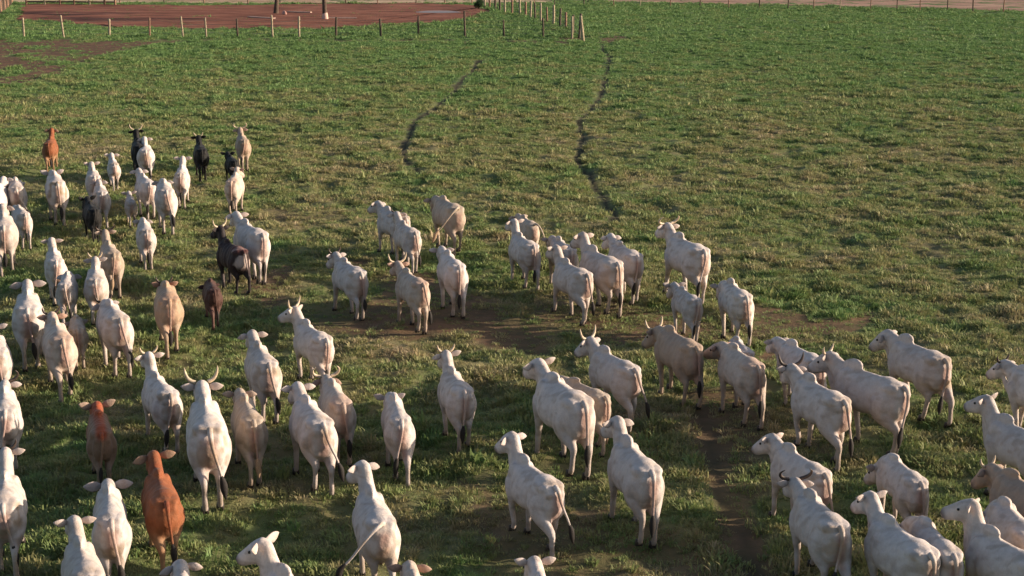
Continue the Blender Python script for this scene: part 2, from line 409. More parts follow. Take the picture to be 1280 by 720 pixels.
def build_cow(o, calf, hp, hy, rnd, vox):
    """returns body mesh data (verts, faces, colours) and the places of the other parts, all in the animal's own metres / size"""
    Vx = Vector
    wf = o.get('w', 1.0) * (0.80 if calf else rnd.uniform(.83, .97)); fat = o.get('fat', 1.0)
    lift = .07 if calf else 0.0                      # a calf's belly is higher for its size
    hump = 0.2 if calf else .46 * o.get('hump', .75)
    S = MB()
    # torso stations: y, top, bottom, half width, height of widest point
    st = [(-.885, 1.09, .84, .08, .98), (-.85, 1.18, .74, .14, .98), (-.76, 1.24, .65, .205, .96), (-.62, 1.285, .62, .25, .95), (-.45, 1.31, .635, .278, .95),
          (-.25, 1.275, .635, .285, .88), (-.02, 1.26, .61, .315, .86), (.20, 1.275, .605, .295, .88), (.38, 1.30, .62, .235, .93), (.53, 1.285, .64, .18, .97), (.66, 1.21, .70, .135, .97), (.74, 1.10, .80, .08, .97)]
    n = 28; Vt = []; Ft = []
    yy = [a[0] for a in st]
    res = np.linspace(yy[0], yy[-1], 26); cols = [np.interp(res, yy, [a[i] for a in st]) for i in range(1, 5)]
    for i, y in enumerate(res):
        top, bot, w, zw = (c[i] for c in cols); bot += lift * min(1, max(0, (y + .9) * 3)); w *= wf * (1 + (fat - 1) * math.exp(-((y - .02) / .35) ** 2))
        for k in range(n):
            a = 2 * math.pi * k / n; ca, sa = math.cos(a), math.sin(a)
            if sa >= 0:
                x = w * math.copysign(abs(ca) ** (1 - .22 * math.exp(-((y + .45) / .13) ** 2)), ca); z = zw + (top - zw) * sa ** 1.06
            else:
                x = w * math.copysign(abs(ca) ** .85, ca); z = zw + (zw - bot) * -(abs(sa) ** 1.0)
            Vt.append(Vx((x, y, z)))
    for i in range(len(res) - 1):
        for k in range(n):
            a, b = i * n + k, i * n + (k + 1) % n; Ft.append((a, b, b + n, a + n))
    Vt += [Vx((0, res[0], 1.0)), Vx((0, res[-1], .97))]; c0, c1 = len(Vt) - 2, len(Vt) - 1
    for k in range(n): Ft.append((c0, (k + 1) % n, k)); Ft.append((c1, (len(res) - 1) * n + k, (len(res) - 1) * n + (k + 1) % n))
    S.add((Vt, Ft))
    def ell(c, r, tilt=0):
        sec = []; R = Matrix.Rotation(tilt, 3, 'X')
        for z in (-1, -.85, -.5, 0, .5, .85, 1):
            q = math.sqrt(max(0, 1 - z * z)) + .01
            sec.append((Vx(c) + R @ Vx((0, z * r[1], 0)), Vx((r[0] * q, 0, 0)), R @ Vx((0, 0, r[2] * q)), 1))
        S.add(loft(sec, 12))
    for sx in (-1, 1):
        ell((sx * .095 * wf, -.74, .90), (.105, .12, .24))                 # buttocks
        ell((sx * .10 * wf, -.79, 1.08), (.075, .09, .09))               # pin bones
        ell((sx * .125 * wf, -.56, 1.160), (.110, .27, .085), -.10)       # rump plate from hook bones to pins
        ell((sx * .145 * wf, .42, 1.00), (.085, .18, .28), .15)             # shoulder blade
    if hump > 0: ell((0, .36, 1.30 + .02 * hump), (.075, .24, .145 * hump + .03), -.20)
    ell((0, -.05, 1.255), (.05, .65, .035))                                # spine ridge
    if not calf and o.get('udder', 1): ell((0, -.47, .62), (.12, .17, .11))
    # legs
    feet = []; ph = rnd.uniform(0, 6.28); A = o.get('walk', rnd.uniform(.12, .27))
    for sx, off in ((-1, 0), (1, math.pi)):
        d = A * math.sin(ph + off); l = max(0, math.cos(ph + off)) * A * .45
        hx = .115 * wf + .01
        P = [(sx * hx * .9, -.52, 1.08), (sx * (hx + .05), -.47 + .1 * d, .90), (sx * (hx + .045), -.50 + .35 * d + l * .5, .72 + l * .3), (sx * hx, -.66 + .62 * d, .56 + l * .5), (sx * (hx - .01), -.74 + .80 * d - l * .3, .475 + l * .7), (sx * (hx - .01), -.72 + .9 * d - l * .4, .32 + l * .9), (sx * (hx - .01), -.70 + d - l * .2, .14 + l), (sx * (hx - .01), -.655 + d, .055 + l)]
        R = [(.12, .22), (.13, .24), (.115, .19), (.080, .115), (.055, .075), (.042, .049), (.045, .049), (.048, .05)]
        p, r = smooth_pts(P, R, 4); S.add(path_tube(p, r, 14, Vx((0, 1, 0))))
        feet.append((sx * (hx - .01), -.645 + d, l))
    for sx, off in ((-1, 1.75), (1, 1.75 + math.pi)):
        d = A * math.sin(ph + off); l = max(0, math.cos(ph + off)) * A * .5
        hx = .145 * wf + .01
        P = [(sx * hx, .45, 1.0), (sx * (hx + .03), .42, .84), (sx * (hx + .02), .42 + .15 * d, .68), (sx * hx, .43 + .55 * d + l * .5, .44 + l * .5), (sx * hx, .43 + .68 * d + l * .3, .36 + l * .7), (sx * hx, .43 + .95 * d - l * .2, .14 + l), (sx * hx, .455 + d, .055 + l)]
        R = [(.10, .17), (.095, .15), (.075, .10), (.052, .06), (.05, .056), (.043, .047), (.048, .05)]
        p, r = smooth_pts(P, R, 4); S.add(path_tube(p, r, 14, Vx((0, 1, 0))))
        feet.append((sx * hx, .465 + d, l))
    # neck and head
    poll = poll_local(hp, hy); hs = 1.18 if calf else 1.08
    yaw = hy + o.get('hyx', 0.0); pit = o.get('hp', -0.80) 
    hd = Vx((-math.sin(yaw) * math.cos(pit), math.cos(yaw) * math.cos(pit), math.sin(pit)))
    hr = Vx((math.cos(yaw), math.sin(yaw), 0)); hu = hr.cross(hd).normalized()
    if o.get('roll'): q = Matrix.Rotation(o['roll'], 3, hd); hr = q @ hr; hu = q @ hu
    back = poll - hu * .11 * hs - hd * .0
    mid = (Vx((0, .52, 1.10)) + back) / 2 + Vx((0, .02, .015))
    Pn = [Vx((0, .36, 1.06)), Vx((0, .52, 1.075)), mid, back, back + hd * .07]
    Rn = [(.16 * wf, .23), (.138, .21), (.112, .168), (.092 * hs, .122 * hs), (.07, .09)]
    p, r = smooth_pts(Pn, Rn, 4); S.add(path_tube(p, r, 16, Vx((0, 0, 1))))
    thr = poll - hu * .22 * hs + hd * .13 * hs
    if not calf:
        Pd = [thr, (thr + Vx((0, .62, .80))) / 2 + Vx((0, .03, -.045)), Vx((0, .69, .77)), Vx((0, .58, .64))]
        p, r = smooth_pts(Pd, [(.025, .05), (.028, .10), (.04, .12), (.045, .07)], 4); S.add(path_tube(p, r, 12, Vx((0, 0, 1))))
    H = [(-.05, .055, .06, -.08), (-.015, .088, .088, -.088), (.05, .108, .116, -.104), (.13, .114, .138, -.124), (.21, .096, .130, -.126), (.27, .084, .116, -.118), (.335, .078, .100, -.108), (.385, .082, .092, -.104), (.42, .074, .076, -.100), (.44, .042, .042, -.100)]
    S.add(loft([(poll + hd * t * hs + hu * c * hs, hr * w * hs, hu * d * hs, .92) for t, w, d, c in H], 16))
    # one skin over all of it
    TMP_ME.clear_geometry(); TMP_ME.from_pydata([tuple(v) for v in S.v], [], S.f); TMP_ME.update()
    TMP_R.voxel_size = vox; TMP.update_tag()
    dg = bpy.context.evaluated_depsgraph_get(); me = TMP.evaluated_get(dg).to_mesh()
    nv = len(me.vertices); v = np.empty(nv * 3, 'f'); me.vertices.foreach_get('co', v); v = v.reshape(-1, 3).astype(float)
    npoly = len(me.polygons); lt = np.empty(npoly, 'i'); me.polygons.foreach_get('loop_total', lt)
    li = np.empty(len(me.loops), 'i'); me.loops.foreach_get('vertex_index', li)
    faces = []; k = 0
    for c in lt: faces.append(tuple(int(q) for q in li[k:k + c])); k += c
    TMP.evaluated_get(dg).to_mesh_clear()
    region = np.zeros(nv)                          # 0 body, 1 ear, 2 tail
    B = MB()
    # ears: cupped leaves
    es = (1.05 if calf else .9) * o.get('ear', 1.0); droop = o.get('droop', rnd.uniform(-.1, .45))
    for sx in (-1, 1):
        root = poll + hd * .035 * hs + hr * sx * .085 * hs - hu * .075 * hs
        dr = droop + rnd.uniform(-.25, .25)
        ax = (hr * sx * math.cos(dr) - Vx((0, 0, 1)) * math.sin(dr) - hd * .35).normalized()
        nrm = (hd * .6 + hu * .5 - Vx((0, 0, .1))).normalized(); nrm = (nrm - ax * nrm.dot(ax)).normalized(); bi = ax.cross(nrm)
        ln = .235 * es; secs = []
        for t, w in ((0, .028), (.12, .040), (.32, .062), (.55, .066), (.75, .050), (.9, .028), (1, .006)):
            w *= es; secs.append((root + ax * ln * t - nrm * .03 * math.sin(t * 3), bi * w, nrm * (.018 if t < .3 else .010), 1.0))
        V_, F_ = loft(secs, 10)
        B.add((V_, F_)); 
    n_ear = len(B.v)
    # tail
    sw = o.get('sw', rnd.uniform(-.12, .12)); up = o.get('tup', 0.0); tl = .74
    T0 = Vx((0, TAIL_Y + .03, TAIL_Z - .02))
    if up: tp = [T0, (sw * .1, -.93, 1.26), (sw * .4, -1.02, 1.20), (sw * .8, -1.02, 1.02), (sw * 1.1, -.98, .84), (sw * 1.4, -.95, .70)]
    else: tp = [T0, (sw * .03, -.905, 1.17), (sw * .15, -.935, 1.03), (sw * .45, -.935, .86), (sw * .8, -.93, .70), (sw * 1.05, -.92, .56)]
    p, r = smooth_pts(tp, [.042, .036, .026, .021, .018, .017], 4); B.add(path_tube(p, r, 10, Vx((0, 1, 0))))
    tail_end = Vx(tp[-1]); tail_dir = (Vx(tp[-1]) - Vx(tp[-2])).normalized()
    nb = len(B.v); bv = np.array([tuple(q) for q in B.v])
    faces += [tuple(i + nv for i in f) for f in B.f]
    region = np.concatenate([region, np.ones(n_ear), np.full(nb - n_ear, 2)])
    v = np.vstack([v, bv])
    # coat colours, as the hair itself is coloured
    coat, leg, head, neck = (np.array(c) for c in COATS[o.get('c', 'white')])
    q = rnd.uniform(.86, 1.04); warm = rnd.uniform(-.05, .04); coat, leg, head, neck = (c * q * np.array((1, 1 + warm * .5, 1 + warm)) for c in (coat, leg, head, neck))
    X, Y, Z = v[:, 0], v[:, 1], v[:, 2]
    sd_ = rnd.randrange(1000)
    nz = vnoise(X * 5 + Y * 7 + 50, Z * 7 + Y * 3, sd_); nz2 = vnoise(X * 13 + Y * 9 + 50, Z * 15, sd_ + 1)
    C = np.tile(coat, (len(v), 1))
    def mixto(w, c):
        nonlocal C
        C = C * (1 - w[:, None]) + np.array(c) * w[:, None]
    mixto(sstep(.25, .55, Y) * sstep(.75, .95, Z) * (.4 + .6 * nz), neck)
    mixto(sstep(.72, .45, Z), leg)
    pl = np.array(poll); hdn = np.array(hd); dh = np.linalg.norm(v - (pl + hdn * .18 * hs - np.array(hu) * .1), axis=1)
    hm = sstep(.36, .22, dh); mixto(hm, head)
    mz = np.linalg.norm(v - (pl + hdn * .425 * hs - np.array(hu) * .10 * hs), axis=1)
    light = coat[0] > .3
    mixto(sstep(.13, .075, mz) * (.85 if light else .3), (.06, .045, .045))
    if light:
        mixto(sstep(-.70, -.82, Y) * sstep(.50, .62, Z) * sstep(1.17, 1.05, Z) * sstep(.13, .03, np.abs(X)) * .75, (.30, .17, .14))    # bare skin below the tail
        if o.get('udder', 1) and not calf: mixto(sstep(.22, .10, np.linalg.norm((v - np.array((0, -.47, .56))), axis=1)), (.36, .235, .20))
        st_ = o.get('stain', rnd.choice((0, .2, .4, .6)))
        mixto(st_ * sstep(-.5, -.75, Y) * sstep(.45, .65, Z) * sstep(.5, .75, nz) , (.27, .19, .12))
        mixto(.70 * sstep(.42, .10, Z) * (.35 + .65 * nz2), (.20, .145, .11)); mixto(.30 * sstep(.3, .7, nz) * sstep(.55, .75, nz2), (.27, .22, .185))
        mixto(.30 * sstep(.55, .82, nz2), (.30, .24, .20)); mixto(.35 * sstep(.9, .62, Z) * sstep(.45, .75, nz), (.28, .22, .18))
        if o.get('c') in ('white', 'grey'): mixto((region == 2) * .45, (.36, .285, .25))
        ein = (region == 1) * (.1 + .3 * nz2); mixto(ein, (.30, .21, .185))
    if o.get('c') in ('pink', 'orange'): mixto((region == 1) * .6, (.32, .18, .13)); mixto(sstep(-.2, -.7, Y) * sstep(1.0, 1.25, Z) * .5, (.36, .215, .15))
    if o.get('c') == 'red': mixto(sstep(.90, .62, Z + .12 * nz), (.29, .17, .095)); mixto((region == 1), (.24, .16, .115)); mixto(.5 * sstep(.10, .02, np.abs(X)) * sstep(1.1, 1.22, Z) + (region == 2) * .6, (.165, .045, .020)); mixto(.45 * sstep(.45, .75, nz2), (.20, .085, .042))
    if o.get('c') == 'redcalf': mixto(sstep(.14, .05, np.abs(X)) * sstep(1.05, 1.2, Z), (.27, .06, .022)); mixto((region == 1), (.29, .21, .165))
    if o.get('patch'):
        pm = sstep(.62, .68, nz) * sstep(-.45, -.6, Y) * sstep(.7, .85, Z) + sstep(.62, .68, vnoise(Y * 3 + 9, Z * 3, 5)) * sstep(.4, .1, Y) * sstep(-.5, -.2, Y) * sstep(.85, .75, Z)
        mixto(np.clip(pm, 0, 1), (.36, .29, .27)); mixto(sstep(-.1, -.4, Y) * sstep(1.1, 1.25, Z) * .7, (.085, .024, .021))
    return dict(v=v, f=faces, c=np.clip(C, 0, 1), poll=poll, hd=hd, hr=hr, hu=hu, hs=hs, feet=feet, te=tail_end, td=tail_dir)

def make_cow(kind, T, P, Fy, o, label):
    calf = kind == 'calf'
    rnd = random.Random(hash((T, P)) % 100003)
    # size from the height of the tail root over the hind feet
    s = 1.0
    for _ in range(25):
        a = at(T, TAIL_Z * s); g = Vector((a.x, a.y + .1 * s, 0.0)) - Vector((0, 0, CAM_H))
        zc = g.y * math.cos(PITCH) - g.z * math.sin(PITCH); yc = g.y * math.sin(PITCH) + g.z * math.cos(PITCH)
        s *= max(.6, min(1.6, (Fy - T[1]) / max(4, 360 - F_PX * yc / zc - T[1])))
    lo, hi = (.55, .85) if calf else (.92, 1.14)
    s = o.get('s', max(lo, min(hi, s)))
    a = at(T, TAIL_Z * s); hy = math.radians(o.get('hy', 0)); best = None
    for i in range(46):
        hp = .86 + i * .018; p = poll_local(hp, hy); d = at(P, hp * s) - a
        e = abs(math.hypot(d.x, d.y) / s - math.hypot(p.x, (p.y - TAIL_Y) * LEN)) + .15 * abs(hp - 1.42)
        if best is None or e < best[0]: best = (e, hp, p, d)
    err, hp, p, d = best; pass
    if 'poll' in o: hp = o['poll']; p = poll_local(hp, hy); d = at(P, hp * s) - a
    head = math.atan2(-d.x, d.y) - math.atan2(-p.x, (p.y - TAIL_Y) * LEN)
    if 'head' in o: head = math.radians(o['head'])
    oo = dict(o); oo['hyx'] = math.radians(o.get('hyx', rnd.uniform(-12, 12)))
    oo['hp'] = math.radians(o.get('hp', -42 + (hp - 1.25) * 30 + rnd.uniform(-6, 6)))
    ox, oy = a.x + math.sin(head) * TAIL_Y * LEN * s, a.y - math.cos(head) * TAIL_Y * LEN * s
    near = T[1] > 300
    r = build_cow(oo, calf, hp, hy, rnd, .026 if near else .034)
    ch, sh = math.cos(head), math.sin(head)
    hz = float(np.mean(height([ox + (x * ch - y * LEN * sh) * s for x, y, l in r['feet']], [oy + (x * sh + y * LEN * ch) * s for x, y, l in r['feet']])))
    root = empty(kind, (ox, oy, hz), head); root.scale = (s, s * LEN, s)
    tag(root, label, 'calf' if calf else 'cow', 'herd of cattle walking over the pasture')
    me = bpy.data.meshes.new('body'); me.from_pydata(r['v'].tolist(), [], r['f']); me.update()
    me.polygons.foreach_set('use_smooth', [True] * len(me.polygons)); me.materials.append(M_HIDE)
    ca = me.color_attributes.new('hide', 'FLOAT_COLOR', 'POINT')
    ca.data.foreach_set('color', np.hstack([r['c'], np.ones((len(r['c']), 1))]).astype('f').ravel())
    link('body', me, root)
    for x, y, l in r['feet']:
        h = link('hoof', HOOF_ME, root); h.location = (x, y + .01, l); h.rotation_euler = (-l * 2.5, 0, 0)
    FR = Matrix((r['hr'], r['hd'], r['hu'])).transposed()
    for sx in (-1, 1):
        e = link('eye', EYE_ME, root); e.location = r['poll'] + r['hd'] * .155 * r['hs'] + r['hr'] * sx * .100 * r['hs'] - r['hu'] * .075 * r['hs']; e.scale = (r['hs'],) * 3
        if o.get('horn'):
            hm = link('horn', horn_mesh(o['horn'], sx, M_HORN_L if o.get('hc') == 'l' else M_HORN_D), root)
            hm.matrix_local = Matrix.Translation(r['poll'] + r['hd'] * .005 - r['hu'] * .03) @ FR.to_4x4()
    # tail switch
    te, td = r['te'], r['td']; w = .045 if calf else .058; dn = (td + Vector((0, 0, -.6))).normalized()
    P_, R_ = smooth_pts([te - td * .05, te + td * .06, te + dn * .17, te + dn * .29], [(.018, .018), (w * .8, w * .6), (w * .75, w * .6), (.010, .010)], 3)
    v, f = path_tube(P_, R_, 8)
    mesh_obj('tail_switch', v, f, M_SWITCH_L if o.get('c') in ('cream', 'orange') and rnd.random() < .4 else M_SWITCH, root)
    return root

HERD = [
# kind, tail root px, poll px, hind foot row px, options, label
('cow', (60, 176), (68, 151), 207, dict(c='red', stain=0), 'red brown cow farthest left, walking ahead of the herd below the mud patch'),
('cow', (174, 183), (167, 156), 210, dict(c='black', horn='up', hc='l', hyx=0, s=.98), 'black cow with pale upright horns, mostly hidden behind a white cow'),
('cow', (182, 186), (180, 169), 224, dict(w=1.12, s=.98), 'white cow directly hiding the black cow with pale horns'),
('calf', (143, 207), (139, 193), 243, dict(), 'small white calf at the back of the left group, alone between two white cows'),
('cow', (118, 221), (114, 203), 262, dict(droop=.0), 'white cow right of the stained wide eared cow, overlapped by a cow with shaded rump'),
('cow', (127, 238), (123, 222), 283, dict(w=1.0), 'white cow with shaded rump standing over the black calf'),
('calf', (118, 262), (108, 246), 309, dict(c='black', s=.84), 'black calf pressed against the shaded rump of a white cow'),
('cow', (72, 228), (65, 214), 288, dict(stain=.9, droop=.0, ear=1.15), 'white cow with brown stained rump and wide ears, below the red brown cow'),
('cow', (20, 234), (18, 218), 287, dict(sw=.25, poll=1.1), 'white cow with lowered head at the left edge, beside the stained white cow'),
('cow', (-12, 243), (4, 221), 295, dict(), 'white cow cut by the left edge with only its head in view'),
('cow', (4, 280), (3, 252), 345, dict(w=1.08), 'large white cow cut by the left edge, left of a slim white calf'),
('calf', (31, 266), (18, 256), 319, dict(s=.85), 'slim white calf beside the large white cow at the left edge'),
('cow', (187, 225), (173, 207), 275, dict(sw=-.1), 'white cow with raised head behind the small white calf, tail hanging long'),
('cow', (208, 238), (203, 224), 296, dict(w=1.1, stain=.0), 'broad white cow right of the small grey white calf'),
('calf', (164, 252), (161, 239), 287, dict(c='grey'), 'small grey white calf squeezed in beside a white cow, dark tail tip'),
('cow', (225, 214), (228, 192), 250, dict(ear=1.1, w=.85, s=.95), 'narrow white cow left of the lone black cow'),
('cow', (252, 186), (248, 168), 226, dict(c='black', horn='short', hc='l', droop=.1, s=.95), 'lone black cow walking in the open between white cow and tan cow'),
('cow', (305, 174), (300, 158), 210, dict(c='tan', horn='wide', hc='l', stain=.6, s=.98), 'tan horned cow at the front right of the left group'),
('calf', (293, 198), (284, 187), 222, dict(c='black', s=.8), 'black calf tucked under the flank of the tan horned cow'),
('cow', (289, 226), (298, 208), 264, dict(c='pink', hyx=-25), 'white cow with reddish head behind the tan horned cow and black calf'),
('cow', (183, 285), (178, 270), 336, dict(c='white', w=.92, droop=.5), 'white cow with drooping ears standing in the open below the broad white cow'),
('cow', (304, 310), (270, 277), 360, dict(c='dark', horn='up', hc='l', patch=1, hyx=15), 'dark maroon and black horned cow with white patches'),
('cow', (328, 291), (294, 263), 358, dict(c='white', droop=.2, hump=1.1), 'white cow beside the dark maroon horned cow'),
('cow', (70, 324), (64, 295), 378, dict(w=.92, hp=-20), 'white cow with raised muzzle and half shaded rump, left of the tan tinged cow'),
('cow', (142, 316), (131, 286), 368, dict(c='cream', horn='wide', stain=.4), 'cream tinged cow with one curled horn, behind the black calf'),
('cow', (119, 350), (119, 321), 405, dict(w=1.05, horn='short', hc='l', c='white'), 'white cow with short horns directly in front of the cream tinged cow'),
('cow', (150, 393), (129, 371), 470, dict(w=1.05, horn='short', hyx=10), 'white cow with small dark horns in the middle of the left group'),
('calf', (81, 356), (87, 341), 402, dict(c='grey', s=.85), 'grey white calf in shade between three white cows'),
('cow', (34, 388), (34, 351), 467, dict(droop=.25, ear=1.25, w=1.08), 'white cow with long spread ears and shaded rump near the left edge'),
('cow', (78, 421), (63, 387), 500, dict(c='pink', horn='short'), 'white cow with red brown head and back, right of the long eared cow'),
('calf', (97, 411), (95, 401), 459, dict(c='cream', s=.74), 'little pale calf between the red headed cow and the small dark horned cow'),
('cow', (-4, 436), (-9, 402), 505, dict(), 'white cow at the left edge, only its flank showing, above a horned white cow'),
('cow', (6, 515), (5, 478), 598, dict(horn='wide', w=.95), 'white horned cow at the left edge, left of the red calf'),
('cow', (3, 627), (6, 556), 722, dict(horn='short', w=1.12, stain=.8), 'large white cow with stained rump in the lower left corner'),
('calf', (127, 541), (120, 502), 598, dict(c='redcalf', droop=.0, ear=1.15, s=.84), 'reddish calf with pale rump and spread ears'),
('cow', (208, 628), (191, 564), 716, dict(c='red', droop=.35, ear=1.2, w=1.08), 'large red brown cow with pale hind legs near the bottom'),
('cow', (139, 651), (134, 600), 728, dict(c='grey', droop=.1, ear=1.3, w=.82, s=.95), 'narrow grey white cow with wide ears, left of the large red brown cow'),
('cow', (112, 722), (92, 645), 812, dict(c='white', droop=.0), 'white cow cut at the shoulders by the bottom edge, left of the grey white cow'),
('cow', (236, 772), (224, 694), 862, dict(c='white', droop=.2), 'white cow at the bottom edge, only head and neck showing, below the red brown cow'),
('cow', (413, 752), (318, 667), 840, dict(hyx=14, hy=15, hp=-35, hump=1.3, ear=1.3, droop=-.1), 'white humped cow at the bottom edge, its head turned left in profile'),
('cow', (213, 490), (185, 437), 565, dict(c='white', horn='short', hc='l'), 'white cow with shaded flank left of the tall horned white cow'),
('cow', (262, 536), (252, 476), 646, dict(horn='up', hc='l', w=1.0, sw=.12), 'tall horned white cow in front of the red brown cow'),
('cow', (317, 521), (299, 482), 606, dict(c='cream', w=.85, s=.96), 'slim cream tinged cow right of the tall horned white cow'),
('cow', (336, 450), (314, 408), 530, dict(c='white'), 'white cow with shaded hindquarters above the slim cream tinged cow'),
('cow', (408, 422), (366, 382), 485, dict(horn='up', hc='l', hy=12, hyx=25, hump=1.2), 'white horned cow looking left, in front of a pinkish horned cow'),
('cow', (429, 499), (407, 464), 562, dict(c='pink', horn='wide', w=.85, hc='l', s=.95), 'pinkish cow with spread horns behind the horned cow looking left'),
('cow', (404, 527), (370, 475), 620, dict(w=1.08, sw=.2, stain=.5, hyx=5), 'big white cow with tail curled over its rump, near the middle left'),
('cow', (502, 520), (487, 487), 597, dict(w=.78, s=.95, sw=-.1), 'narrow white cow standing alone left of centre'),
('cow', (581, 486), (557, 436), 566, dict(c='white', horn='short', hc='l', droop=.1, hyx=6, sw=-.05), 'white cow with shaded lower rump at the centre, right of the narrow white cow'),
('cow', (479, 655), (446, 568), 745, dict(hy=14, hyx=13, hp=-38, hump=1.2, sw=-.42, tup=1, stain=.4), 'white cow near the bottom with head turned left and tail swung aside'),
('cow', (528, 775), (511, 703), 868, dict(c='pink', droop=.2), 'reddish headed cow at the bottom edge, only the top of its head in view'),
('cow', (451, 338), (417, 313), 402, dict(horn='short', hyx=15), 'white horned cow with dark tail, leftmost of the middle group'),
('cow', (529, 353), (496, 325), 418, dict(c='pink', horn='up', hc='l', w=.9), 'pale cow with reddish horned head in the middle group'),
('cow', (574, 331), (552, 307), 398, dict(w=.88, c='white'), 'white cow right of the pale cow with reddish horned head'),
('cow', (507, 272), (470, 251), 326, dict(hyx=18, s=.98), 'white cow at the front of the middle group, partly hidden by the cow behind it'),
('cow', (519, 289), (496, 263), 343, dict(c='white', horn='short'), 'white cow overlapping the front cow of the middle group'),
('cow', (573, 261), (543, 247), 322, dict(c='cream', tup=1, sw=-.42, w=1.05), 'cream cow swishing its tail to the left at the front of the middle group'),
('cow', (667, 306), (632, 267), 364, dict(c='white', hyx=13, hp=-28, w=1.05), 'white cow with dark ear looking left, front left of the centre cluster'),
('calf', (668, 281), (646, 268), 318, dict(c='cream', tup=1, sw=.25, s=.85), 'pale calf with looped tail behind the cow looking left'),
('cow', (714, 308), (690, 292), 352, dict(c='grey', s=.95, poll=1.25), 'grey white cow hidden behind two white cows in the centre cluster'),
('cow', (734, 341), (695, 305), 407, dict(c='white', hump=.9), 'white cow striding in the middle of the centre cluster'),
('cow', (772, 327), (727, 289), 398, dict(hyx=12, hump=1.2, w=1.05), 'white humped cow second from the right in the centre cluster'),
('cow', (797, 318), (762, 291), 370, dict(hump=.7, s=1.0), 'white cow at the right end of the centre cluster'),
('cow', (880, 315), (836, 282), 388, dict(horn='wide', hc='l', hump=1.1, sw=-.12, poll=1.5), 'white cow with one long curved horn, farthest right of the upper cows'),
('calf', (872, 373), (841, 351), 425, dict(c='grey', s=.83), 'white calf following the cow with the long curved horn'),
('cow', (933, 370), (891, 345), 432, dict(poll=1.15, hump=1.0, s=.95), 'white cow with lowered head right of the white calf'),
('cow', (794, 457), (735, 418), 537, dict(horn='up', hc='l', hyx=22, c='white', hump=1.15, sw=.2), 'white cow with reddish upright horns right of centre'),
('cow', (871, 432), (818, 409), 502, dict(c='tan', horn='up', hc='l', hyx=20, s=1.0), 'tan cow with upright pale horns, beside a white cow with a red ear'),
('cow', (948, 456), (898, 426), 524, dict(c='pink', hyx=25, s=.98, hp=-30), 'pinkish white cow with a reddish ear directly behind the tan cow'),
('calf', (936, 441), (912, 432), 482, dict(c='grey', s=.8), 'white calf hidden behind the pinkish white cow'),
('cow', (730, 500), (672, 446), 600, dict(w=1.1, c='white', hyx=8), 'broad white cow right of centre with a pale calf at its side'),
('calf', (757, 494), (724, 482), 573, dict(c='cream', s=.85, poll=1.2), 'pale calf walking at the right side of the broad white cow'),
('cow', (695, 600), (632, 528), 688, dict(hyx=13, hp=-38, hump=1.25, hy=5, tup=0, sw=.2, udder=1), 'white cow with head raised to the left and shadow across its back'),
('cow', (815, 585), (769, 516), 685, dict(hyx=18, hump=1.2, w=1.02), 'white humped cow walking alone right of the cow with the raised head'),
('cow', (692, 768), (667, 689), 860, dict(c='white', droop=.0), 'white cow at the bottom edge, only its head showing, below the raised head cow'),
('cow', (1026, 450), (970, 421), 508, dict(c='white', hump=1.0), 'white cow partly hidden, front of the right group'),
('cow', (1056, 495), (988, 449), 583, dict(horn='up', hump=1.1, sw=.1), 'white cow with a dark upright horn in the right group'),
('cow', (1131, 480), (1034, 437), 572, dict(horn='short', hc='l', hyx=18, hump=1.35, c='white'), 'white cow with a tall hump and dark tail tip, seen nearly side on'),
('cow', (1182, 446), (1105, 410), 530, dict(hyx=20, hump=1.3, w=1.02), 'white humped cow on the grass, topmost of the right group'),
('cow', (1335, 488), (1253, 453), 570, dict(horn='short', hyx=12), 'white cow entering at the right edge behind the large humped cow'),
('cow', (1318, 550), (1232, 489), 640, dict(hyx=15, hump=1.25), 'large white humped cow cut by the right edge above the reddish horned cow'),
('cow', (1032, 588), (961, 538), 670, dict(hyx=22, hump=.9, c='white'), 'white cow looking left behind the cow with dark crescent horns'),
('cow', (1051, 660), (986, 592), 750, dict(horn='wide', w=1.08, hump=1.0, poll=1.35), 'white cow with dark crescent horns near the bottom right'),
('calf', (1152, 599), (1097, 574), 652, dict(c='white', hyx=15, s=.86), 'white calf with darker face in the lower right group'),
('cow', (1164, 690), (1086, 612), 785, dict(w=1.08, hump=1.0, hyx=10), 'large white cow at the bottom right with sunlight along its spine'),
('calf', (1193, 690), (1136, 646), 752, dict(c='white', s=.9), 'white calf right of the large white cow with the sunlit spine'),
('cow', (1318, 628), (1234, 581), 715, dict(c='tan', horn='short', hyx=18, hc='l'), 'tan cow with reddish short horns cut by the right edge'),
('cow', (1308, 706), (1211, 620), 805, dict(hump=1.3, hyx=30, hy=5, w=1.05), 'large white humped cow in the lower right corner facing left'),
('cow', (1292, 668), (1236, 635), 745, dict(s=.92, c='white'), 'white cow in the lower right corner, mostly hidden behind the large humped cow'),
('calf', (268, 362), (260, 354), 420, dict(c='brown', s=.74), 'dark brown calf in shade with a pale tail, below the dark maroon cow'),
('cow', (212, 376), (205, 353), 449, dict(c='orange', horn='short', w=1.02), 'orange tinged horned cow walking alone left of the dark brown calf'),
]
for row in HERD: make_cow(*row)
bpy.data.objects.remove(TMP, do_unlink=True); bpy.data.meshes.remove(TMP_ME)

